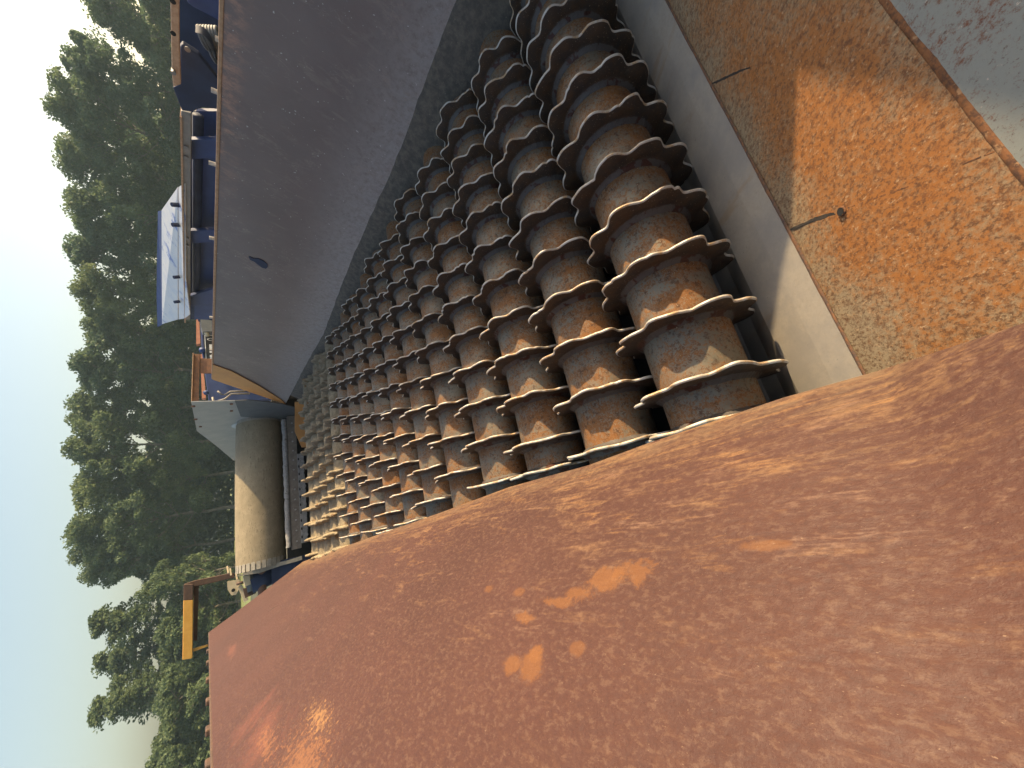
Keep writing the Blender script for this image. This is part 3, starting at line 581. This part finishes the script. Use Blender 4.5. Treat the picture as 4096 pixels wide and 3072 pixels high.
# ------------------------------------------------------------------ blue machinery behind the far wall
bm = thing('engine_unit', (3.4, 3.5, GZ), 'dark blue engine unit with grey rail standing behind the far hopper wall', 'machine unit')
def slab(name, pts, u_, th, mat, bev=0):
    o = MB().prism(pu(pts, u_), (th, 0, 0)).build(name, mat, bm)
    return bevel(o, bev) if bev else o
slab('side_panel', [(424, 240), (560, 240), (560, 690), (420, 690)], 3.30, .03, M['blue'])
slab('recess_panel', [(412, 240), (426, 240), (424, 690), (410, 690)], 3.42, .03, M['navy'])
o = MB().tube([at(428, 250, u=3.2), at(424, 650, u=3.2)], .035, 12).build('pipe', M['navy'], bm, True)  # navy puts the shade under the rail into the pipe's colour
rail_ = slab('grey_rail', [(391, 240), (414, 246), (412, 470), (411, 690), (401, 691), (399, 690), (393, 400)], 3.05, .05, M['railg'], .006)
MB().bar(at(391.5, 242, u=3.09), at(400, 690, u=3.09), .10, .012).build('rail_cap', M['tan'], rail_)
for pts in ([(402, 303), (500, 300), (500, 340), (402, 345)], [(405, 500), (500, 494), (500, 521), (405, 527)], [(404, 642), (500, 612), (500, 648), (404, 664)]):
    slab('bracket', pts, 3.12, .04, M['blue'], .005)
for q in ((402, 316), (402, 338), (404.5, 514), (404.5, 529), (405, 653), (405, 668)):
    P = at(*q, u=3.05); MB().tube([P + (.01, 0, 0), P + (-.016, 0, 0)], .015, 6).build('bolt', M['railg'], rail_)
ebr = slab('end_bracket', [(374, 190), (390, 181), (389, 102), (394, 96), (400, 100), (428, 118), (468, 168), (500, 170), (500, 240), (436, 232), (416, 242), (393, 239)], 2.95, .04, M['navy'], .006)
P = at(405, 106, u=2.95); MB().tube([P, P + (-.006, 0, 0)], .015, 12).build('bracket_bolt', M['railg'], ebr)
o = slab('top_strip', [(367, -60), (387, -60), (387.5, 90), (391, 183), (374, 188), (371, 150)], 2.80, .05, M['tan'], .005); o['label'] = 'pale rusty flat bar along the top'
MB().tube([at(375, 153, u=2.80) + (.01, 0, 0), at(375, 153, u=2.80) + (-.022, 0, 0)], .013, 6).build('strip_bolt', M['railg'], o)
for q in ((374, 72), (373.5, 3)):
    P = at(*q, u=2.80); MB().tube([P + (.004, 0, 0), P + (-.002, 0, 0)], .013, 10).build('strip_hole', M['black'], o)
slab('dark_panel', [(385, -60), (560, -60), (560, 130), (385, 200)], 3.45, .03, M['navy'])
cv = at(410, -4, u=2.9); slab('cover', [(398, -60), (560, -60), (560, 48), (475, 47), (440, 28), (418, 17), (404, 6)], 2.98, .1, M['blue'], .01)
# curved blue cowl
rows = []
for a_ in np.linspace(0, 1, 14):
    x0, y0 = 422 + 8 * a_, 72 + 6 * a_
    rows.append([at(422 + 46 * math.sin(a_ * 1.55) , 70 + 80 * (1 - math.cos(a_ * 1.5)) * 1.05, u=3.0) + np.array((h_, 0, 0)) for h_ in (0, .02, .05, .07)])
MB().grid(rows).build('cowl', M['navy'], bm, True)
def coil(name, x0, y0, x1, y1, turns, rad):
    a_, c_ = at(x0, y0, u=3.12), at(x1, y1, u=3.12); d = c_ - a_; L = np.linalg.norm(d); d /= L; e1 = np.array((1., 0, 0)); e1 -= d * (e1 @ d); e1 /= np.linalg.norm(e1); e2 = np.cross(d, e1); pts = []
    for t in np.linspace(0, 1, turns * 14): pts.append(a_ + d * L * t + rad * (math.cos(t * turns * 6.283) * e1 + math.sin(t * turns * 6.283) * e2))
    MB().tube(pts, .010, 7).build(name, M['guardd'], bm, True)
coil('spring', 437, 82, 480, 84, 7, .055); coil('spring', 457, 112, 490, 114, 5, .055)
MB().box((2.9, .3, GZ), (3.9, 4.6, -.6)).build('chassis', M['navy'], bm)

# bent silver guard sheet on the rail
sg = thing('guard_sheet', tuple(at(400, 550, u=3.0) * (1, 1, 0) + np.array((0, 0, 1.1))), 'bent silver and blue guard sheet tilted above the grey rail', 'guard')
def sheet(name, pts, mat, th=.008):
    o = MB().prism(pts, np.array((.5, .3, -.8)) * th).build(name, mat, sg); return o
def tl(x, y):                        # the sheet leans away from the hopper as it rises
    k = (400 - x) / 60.0; return at(x, y, u=3.03 + .50 * k)
sheet('sheet_face', [tl(384, 404), tl(349, 454), tl(350, 700), tl(384, 690)], M['silver'])
sheet('upper_flange', [tl(349, 455), tl(341, 456), tl(339, 560), tl(338, 640), tl(340, 706), tl(350, 701)], M['blue'], .02)
lfl = sheet('lower_flange', [tl(399, 396), tl(385.5, 404), tl(386, 690), tl(398, 688), tl(410, 679), tl(401, 600)], M['silver'])
for q in ((386, 443), (386.5, 486), (387.5, 598), (388, 651)):
    P = tl(*q); MB().tube([P, P + np.array((-.03, -.02, .045))], .02, 6).build('bolt', M['navy'], lfl)

# folded blue conveyor with the sign, beyond the hopper
fc = thing('folded_conveyor', tuple(at(450, 775, v=8.2) * (1, 1, 0) + np.array((0, 0, GZ))), 'blue folded-up conveyor carrying a black sign lettered upside down', 'conveyor')
V8 = 8.2
bevel(MB().prism(pv([(432, 684), (600, 690), (600, 860), (470, 872), (452, 872), (436, 760)], V8), (0, .12, 0)).build('side_beam', M['blue'], fc), .008)
MB().prism(pv([(424, 684), (430, 684), (433, 742), (424, 744)], V8 + .05), (0, .1, 0)).build('belt_edge', M['redstripe'], fc)
MB().prism(pv([(433, 765), (437, 765), (445, 860), (436, 860)], V8 + .05), (0, .1, 0)).build('belt_edge', M['redstripe'], fc)
MB().prism(pv([(424, 668), (470, 670), (470, 688), (440, 692), (428, 689)], V8 - .12), (0, .1, 0)).build('gusset', M['navy'], fc)
MB().tube([at(437, 753, v=V8 - .05), at(437, 760, v=V8 - .05)], .05, 8).build('pin', M['blue'], fc, True)
MB().tube([at(443, 845, v=V8 - .05), at(447, 851, v=V8 - .05)], .04, 8).build('pin', M['blue'], fc, True)
# work light on a bracket
MB().prism(pv([(433, 690), (458, 692), (458, 716), (438, 716), (434, 706)], V8 - .3), (0, .16, 0)).build('lamp_housing', M['guardd'], fc)
MB().tube([at(444, 717, v=V8 - .25), at(449, 726, v=V8 - .25)], .035, 10).build('lamp_stem', M['cream'], fc, True)
# the decal: a frame line, an emblem and the word
A0, AX, AY = at(438.5, 722, v=V8 - .006), at(442.5, 793, v=V8 - .006), at(520, 722, v=V8 - .006)
ex = (AX - A0) / np.linalg.norm(AX - A0); ey = np.array((0, 0, -1.)); ey -= ex * (ey @ ex); ey /= np.linalg.norm(ey)
LX = np.linalg.norm(AX - A0); HY = .46
def dp(a_, c_, lift=0): return A0 + ex * a_ + ey * c_ + np.array((0, -lift, 0))
m_sp = MB().prism([dp(0, 0), dp(LX, 0), dp(LX, HY), dp(0, HY)], (0, .003, 0)); spn = m_sp.build('sign_panel', M['decal'], fc)
m_ = MB(); wl_ = .012
for a0, c0, a1, c1 in ((.02, .02, LX - .02, .02 + wl_), (.02, HY - .02 - wl_, LX - .02, HY - .02), (.02, .02 + wl_, .02 + wl_, HY - .02 - wl_), (LX - .02 - wl_, .02 + wl_, LX - .02, HY - .02 - wl_)):
    m_.prism([dp(a0, c0, .002), dp(a1, c0, .002), dp(a1, c1, .002), dp(a0, c1, .002)], (0, -.002, 0))
m_.build('sign_border', M['white'], spn)
def letters(word, a0, c0, hh, ww, sk):
    m_ = MB(); st_ = hh * .22
    R_ = {'E': [(0, 0, .32, 1), (.32, 0, 1, .24), (.32, .38, .9, .62), (.32, .76, 1, 1)], 'D': [(0, 0, .32, 1), (.32, 0, .8, .24), (.32, .76, .8, 1), (.72, .14, 1, .86)], 'G': [(0, .1, .32, .9), (.16, 0, 1, .24), (.16, .76, .95, 1), (.7, .24, 1, .56), (.5, .42, .7, .56)]}
    for i, ch in enumerate(word):
        for x0, y0, x1, y1 in R_[ch]:
            q = [(x0, y0), (x1, y0), (x1, y1), (x0, y1)]
            m_.prism([dp(a0 + i * ww * 1.16 + px * ww + sk * py * hh, c0 + py * hh, .002) for px, py in q], (0, -.002 - .0003 * (R_[ch].index((x0, y0, x1, y1))), 0))
    return m_.build('lettering', M['white'], spn)
kx = LX / 71.0
letters('EDGE', kx * 22, .085, .26, kx * 9.4, .05)
# lens-shaped emblem
ce = (kx * 11, .17); ou = []; m_ = MB()
tt_ = np.linspace(0, 2 * math.pi, 40)
for s_ in (1, .84): ou.append([dp(ce[0] + kx * 3.6 * s_ * math.sin(t), ce[1] + .115 * s_ * math.copysign(abs(math.cos(t)) ** 1.3, math.cos(t)), .003) for t in tt_])
m_.grid(ou)
m_.prism([dp(ce[0] - kx * 1.7, ce[1] - .05, .003), dp(ce[0] + kx * 2, ce[1] - .02, .003), dp(ce[0] + kx * 2.2, ce[1] + .05, .003), dp(ce[0] - kx * 1.0, ce[1] + .06, .003)], (0, -.001, 0))
m_.build('emblem', M['white'], spn)
for a0 in (.5,): MB().bar(tuple(at(560, 780, v=V8 + .06)), tuple(at(560, 780, v=V8 + .06) * (1, 1, 0) + np.array((0, 0, GZ))), .16, .16).build('support_leg', M['blue'], fc)
# hoses hanging below
for pts in (((459, 858), (462, 872), (463, 885)), ((470, 845), (478, 852), (486, 853), (498, 846), (530, 845)), ((472, 866), (486, 862), (499, 851), (540, 850))):
    MB().tube([at(x, y, v=V8 - .1) for x, y in pts], .018, 8).build('hose', M['railg'], fc, True)
MB().prism(pv([(470, 690), (640, 690), (640, 900), (470, 872)], V8 + .5), (0, .1, 0)).build('lower_panel', M['navy'], fc)

# rusty channel rail in front of it
rr = thing('channel_rail', tuple(at(430, 770, v=7.4) * (1, 1, 0) + np.array((0, 0, .4))), 'rusty steel channel rail on a short bracket beside the far wall end', 'rail')
bevel(MB().prism(pv([(417, 764), (432, 765), (429, 873), (413, 868)], 7.4), (0, .05, 0)).build('channel', M['rust'], rr), .004)
MB().prism(pv([(416, 762), (418, 762), (414.5, 868), (412.5, 868)], 7.36), (0, .10, 0)).build('channel_lip', M['tan'], rr)
bevel(MB().prism(pv([(432, 774), (560, 778), (560, 808), (432, 805)], 7.42), (0, .04, 0)).build('bracket', M['rust'], rr), .004)

# ------------------------------------------------------------------ ground
m_ = MB().add([(-190, -190, GZ), (190, -190, GZ), (190, 190, GZ), (-190, 190, GZ)], [[0, 1, 2, 3]]); gr = m_.build('ground', M['ground']); gr['kind'] = 'structure'
m_ = MB().prism([(-60, 41, GZ + .004), (120, 30, GZ + .004), (170, 120, GZ + .004), (-90, 160, GZ + .004)], (0, 0, .02)); lw = m_.build('grass_field', M['grass']); lw['kind'] = 'structure'

# ------------------------------------------------------------------ trees
def leaf_quads(cen, size, rg_):
    n = len(cen); a_ = rg_.normal(0, 1, (n, 3)); a_[:, 2] *= .7; a_ /= np.linalg.norm(a_, axis=1)[:, None]
    b_ = np.cross(a_, rg_.normal(0, 1, (n, 3))); b_ /= np.linalg.norm(b_, axis=1)[:, None]
    s = (size * rg_.uniform(.55, 1.35, n))[:, None]
    return np.stack([cen - a_ * s * .62, cen + b_ * s * .34 - a_ * s * .05, cen + a_ * s * .62, cen - b_ * s * .34 + a_ * s * .05], 1).reshape(-1, 3)
def tree_parts(H, W, seed, leaves, crown0=.22, thin=False, leaf=.34, lean=0.0):
    rg_ = np.random.default_rng(seed); tr = MB(); cl = []
    n = 9; base = np.array((0, 0, 0.)); spine = [np.array((lean * (k / n) ** 1.4 * H * .3 + rg_.normal(0, .10) * (k > 0), rg_.normal(0, .10) * (k > 0), H * .97 * k / n)) for k in range(n + 1)]
    r0 = H * .013 + .03; tr.tube(spine, [r0 * (1 - k / n) ** .8 + .018 for k in range(n + 1)], 8)
    nl = 26 if not thin else 24
    for i in range(nl):
        hh = crown0 + (1 - crown0) * ((i + rg_.uniform(.1, .9)) / nl) ** .9 * .97; k = hh * n; j = min(int(k), n - 1); p = spine[j] + (spine[j + 1] - spine[j]) * (k - j)
        f = (hh - crown0) / (1 - crown0); ww = W * (.55 + 1.0 * math.sin(math.pi * min(1, f * .82 + .12)) ** .8 * .62) * rg_.uniform(.6, 1.12) * (1 - .55 * f ** 3)
        az_ = i * 2.399 + rg_.normal(0, .35); up = rg_.uniform(.15, .55) + .6 * f + (.5 if thin else 0); d = np.array((math.cos(az_), math.sin(az_), up)); d /= np.linalg.norm(d)
        q1 = p + d * ww * .55 + (0, 0, .05); q2 = p + d * ww + (0, 0, .12 * ww); tr.tube([p, q1, q2], [r0 * .33 * (1 - hh * .6), r0 * .2, .014], 5, cap=False)
        cl += [(q2, .85), (q1 + rg_.normal(0, .3, 3), .8)]
        for s in range(3 if not thin else 2):
            e = d * .6 + rg_.normal(0, .55, 3); e[2] += .15; e /= np.linalg.norm(e); st0 = p + d * ww * rg_.uniform(.35, .85); q3 = st0 + e * ww * rg_.uniform(.3, .6); tr.tube([st0, q3], [.03, .01], 4, cap=False); cl.append((q3, .7))
    cl.append((spine[-1], .6)); wts = np.array([c[1] for c in cl]) * rg_.uniform(.35, 1.5, len(cl)); wts /= wts.sum()
    pick = rg_.choice(len(cl), leaves, p=wts); cc = np.array([c[0] for c in cl])[pick]; rad = np.array([rg_.uniform(.42, 1.05) for _ in cl])[pick] * (W / 3.2 if not thin else .80)
    g_ = rg_.normal(0, 1, (leaves, 3)); g_ /= np.linalg.norm(g_, axis=1)[:, None]; rr_ = rad * rg_.uniform(.15, 1, leaves) ** .55; off = g_ * rr_[:, None]; off[:, 2] *= .72
    V = leaf_quads(cc + off, leaf, rg_)
    return tr, V
def tree_meshes(nm, mat, *a, **k):
    tr, V = tree_parts(*a, **k); t_ = bpy.data.meshes.new('trunk'); t_.from_pydata(tr.v, [], tr.f); t_.materials.append(M['bark']); t_.update()
    c_ = bpy.data.meshes.new('crown'); N = len(V) // 4; c_.vertices.add(len(V)); c_.vertices.foreach_set('co', V.ravel()); c_.loops.add(4 * N); c_.loops.foreach_set('vertex_index', np.arange(4 * N, dtype=np.int32))
    c_.polygons.add(N); c_.polygons.foreach_set('loop_start', np.arange(0, 4 * N, 4, dtype=np.int32)); c_.polygons.foreach_set('loop_total', np.full(N, 4, np.int32)); c_.materials.append(mat); c_.update(); c_.validate()
    return t_, c_
KINDS = [tree_meshes('a', M['leafa'], 13, 3.6, 101, 24000, leaf=.25), tree_meshes('b', M['leafb'], 13, 3.8, 102, 24000, leaf=.25), tree_meshes('c', M['leafc'], 13, 3.3, 103, 22000, leaf=.24), tree_meshes('d', M['leafa'], 13, 3.2, 104, 19000, crown0=.30, leaf=.24),
         tree_meshes('e', M['leafa'], 12, 1.9, 105, 7500, crown0=.34, thin=True, leaf=.24, lean=.5), tree_meshes('f', M['leafa'], 5, 2.2, 106, 13000, crown0=.05, leaf=.20)]
def tree(az_, el, dist, kind, lab, rot, wide=1.0, grp='tall trees at the edge of the yard', nm='leafy_tree'):
    a_ = math.radians(az_); x, y = CAM[0] + dist * math.sin(a_), CAM[1] + dist * math.cos(a_); H = CAM[2] + dist * math.tan(math.radians(el)) - GZ
    r_ = thing(nm, (x, y, GZ), lab, 'tree', grp); base = 5.0 if kind == 5 else (12.0 if kind == 4 else 13.0); s = H / base * .985
    for me, n_ in zip(KINDS[kind], ('trunk', 'crown')):
        o = bpy.data.objects.new(n_, me); COL.objects.link(o); o.parent = r_
    r_.scale = (s * wide, s * wide, s); r_.rotation_euler = (0, 0, rot); return r_
TR = [(66, 8.2, 54, 1, 'dark green tree at the far right edge, beyond the pale rusty bar'), (60, 8.0, 56, 0, 'tree above the pale rusty flat bar of the blue machine, right of the tall pair'),
      (55.5, 8.6, 57, 3, 'tree with sky gaps above the inner end of the pale rusty bar'), (51, 9.8, 55, 1, 'rounded dark tree above the blue end bracket'),
      (46.8, 11.1, 56, 0, 'tallest rounded tree, above the first bolted bracket of the grey rail'), (43, 11.0, 58, 3, 'tall tree with sky gaps in its top, right of the silver guard sheet'),
      (39, 10.7, 55, 0, 'tall tree behind the slanting end of the silver guard sheet'), (35, 10.5, 57, 1, 'dark tree behind the middle of the silver guard sheet'),
      (30.5, 10.6, 55, 2, 'light green tree at the left end of the silver guard sheet'), (26.5, 9.8, 57, 0, 'mid green tree above the black lettered sign, set slightly lower than its neighbours'),
      (22.5, 10.3, 56, 1, 'dark tree above the end of the far hopper wall'), (18.2, 10.9, 57, 3, 'tree with sky showing through its crown, above the rusty channel rail'),
      (14.3, 10.6, 55, 0, 'full green tree above the grey conveyor side guard'), (10.4, 10.2, 56, 2, 'light-topped tree above the right half of the belt drum'),
      (6.2, 10.2, 55, 0, 'tree with a pale bent trunk above the middle of the belt drum'), (2.6, 9.3, 57, 3, 'tree above the left end of the belt drum, next to the sky gap')]
for i, (a_, e_, d_2, k_, l_) in enumerate(TR): tree(a_, e_, d_2, k_, l_, i * 1.7, random.uniform(.92, 1.1))
tree(-4.6, 8.5, 54, 4, 'thin airy tree with bare lower stem, just left of the gap of sky', .4, 1.45)
tree(-8.0, 7.9, 55, 4, 'thin airy tree leaning left above the yellow lifting frame', 3.4, 1.4)
tree(-5.9, 8.2, 56, 4, 'thin airy tree standing between the other two thin trees', 1.9, 1.35)
tree(-10.2, 6.2, 55, 4, 'shortest thin airy tree, left of the yellow lifting frame', 5.2, 1.4)
tree(-.5, 4.6, 50, 5, 'bright green young tree seen inside the yellow lifting frame', .3, .62, 'low trees and bushes on the left')
for i, (a_, e_, l_) in enumerate(((-4.2, 3.2, 'low bushy tree under the nearer thin airy tree'), (-7.6, 2.9, 'low bushy tree behind the outer end of the yellow frame'), (-11.2, 3.1, 'low bushy tree above the first lugs of the red-brown wall'), (-14.6, 3.2, 'low bushy tree above the middle lugs of the red-brown wall'),
                                  (-18.2, 3.3, 'low bushy tree at the left edge of the view'))): tree(a_, e_, 50 + (i % 2) * 3, 5, l_, i * 2.1, 1.15, 'low trees and bushes on the left')
# the wood behind, one mass
rgw = np.random.default_rng(55); NW = 60000; az_ = np.radians(rgw.uniform(1, 74, NW)); dd = rgw.uniform(62, 70, NW); hmax = 9.2 + 1.6 * np.sin(az_ * 19) + 1.0 * np.sin(az_ * 47 + 1)
hz = GZ + hmax * rgw.uniform(0, 1, NW) ** .85; Cn = np.stack([dd * np.sin(az_), dd * np.cos(az_), hz], 1)
az2 = np.radians(rgw.uniform(-30, 1, 16000)); d2 = rgw.uniform(58, 66, 16000); Cn = np.vstack([Cn, np.stack([d2 * np.sin(az2), d2 * np.cos(az2), GZ + (5.6 + .7 * np.sin(az2 * 40) + .4 * np.sin(az2 * 97)) * rgw.uniform(0, 1, 16000)], 1)])
V = leaf_quads(Cn, .62, rgw); me = bpy.data.meshes.new('woodland'); N = len(V) // 4; me.from_pydata(V.tolist(), [], np.arange(4 * N).reshape(-1, 4).tolist()); me.materials.append(M['leafb'])
wd = bpy.data.objects.new('woodland', me); COL.objects.link(wd); tag(wd, 'dark wood behind the row of tall trees', 'wood', None, 'stuff')

# ------------------------------------------------------------------ thin summer haze
hz_ = bpy.data.materials.new('haze_air'); hz_.use_nodes = True; n_ = hz_.node_tree; n_.nodes.clear()
vo = n_.nodes.new('ShaderNodeVolumePrincipled'); vo.inputs['Color'].default_value = (.62, .86, 1.0, 1); vo.inputs['Density'].default_value = .0008; vo.inputs['Anisotropy'].default_value = .2
oo = n_.nodes.new('ShaderNodeOutputMaterial'); n_.links.new(vo.outputs[0], oo.inputs['Volume'])
hb_ = MB().box((-200, -200, GZ - 1), (200, 200, 24)).build('haze', hz_); hb_['kind'] = 'stuff'
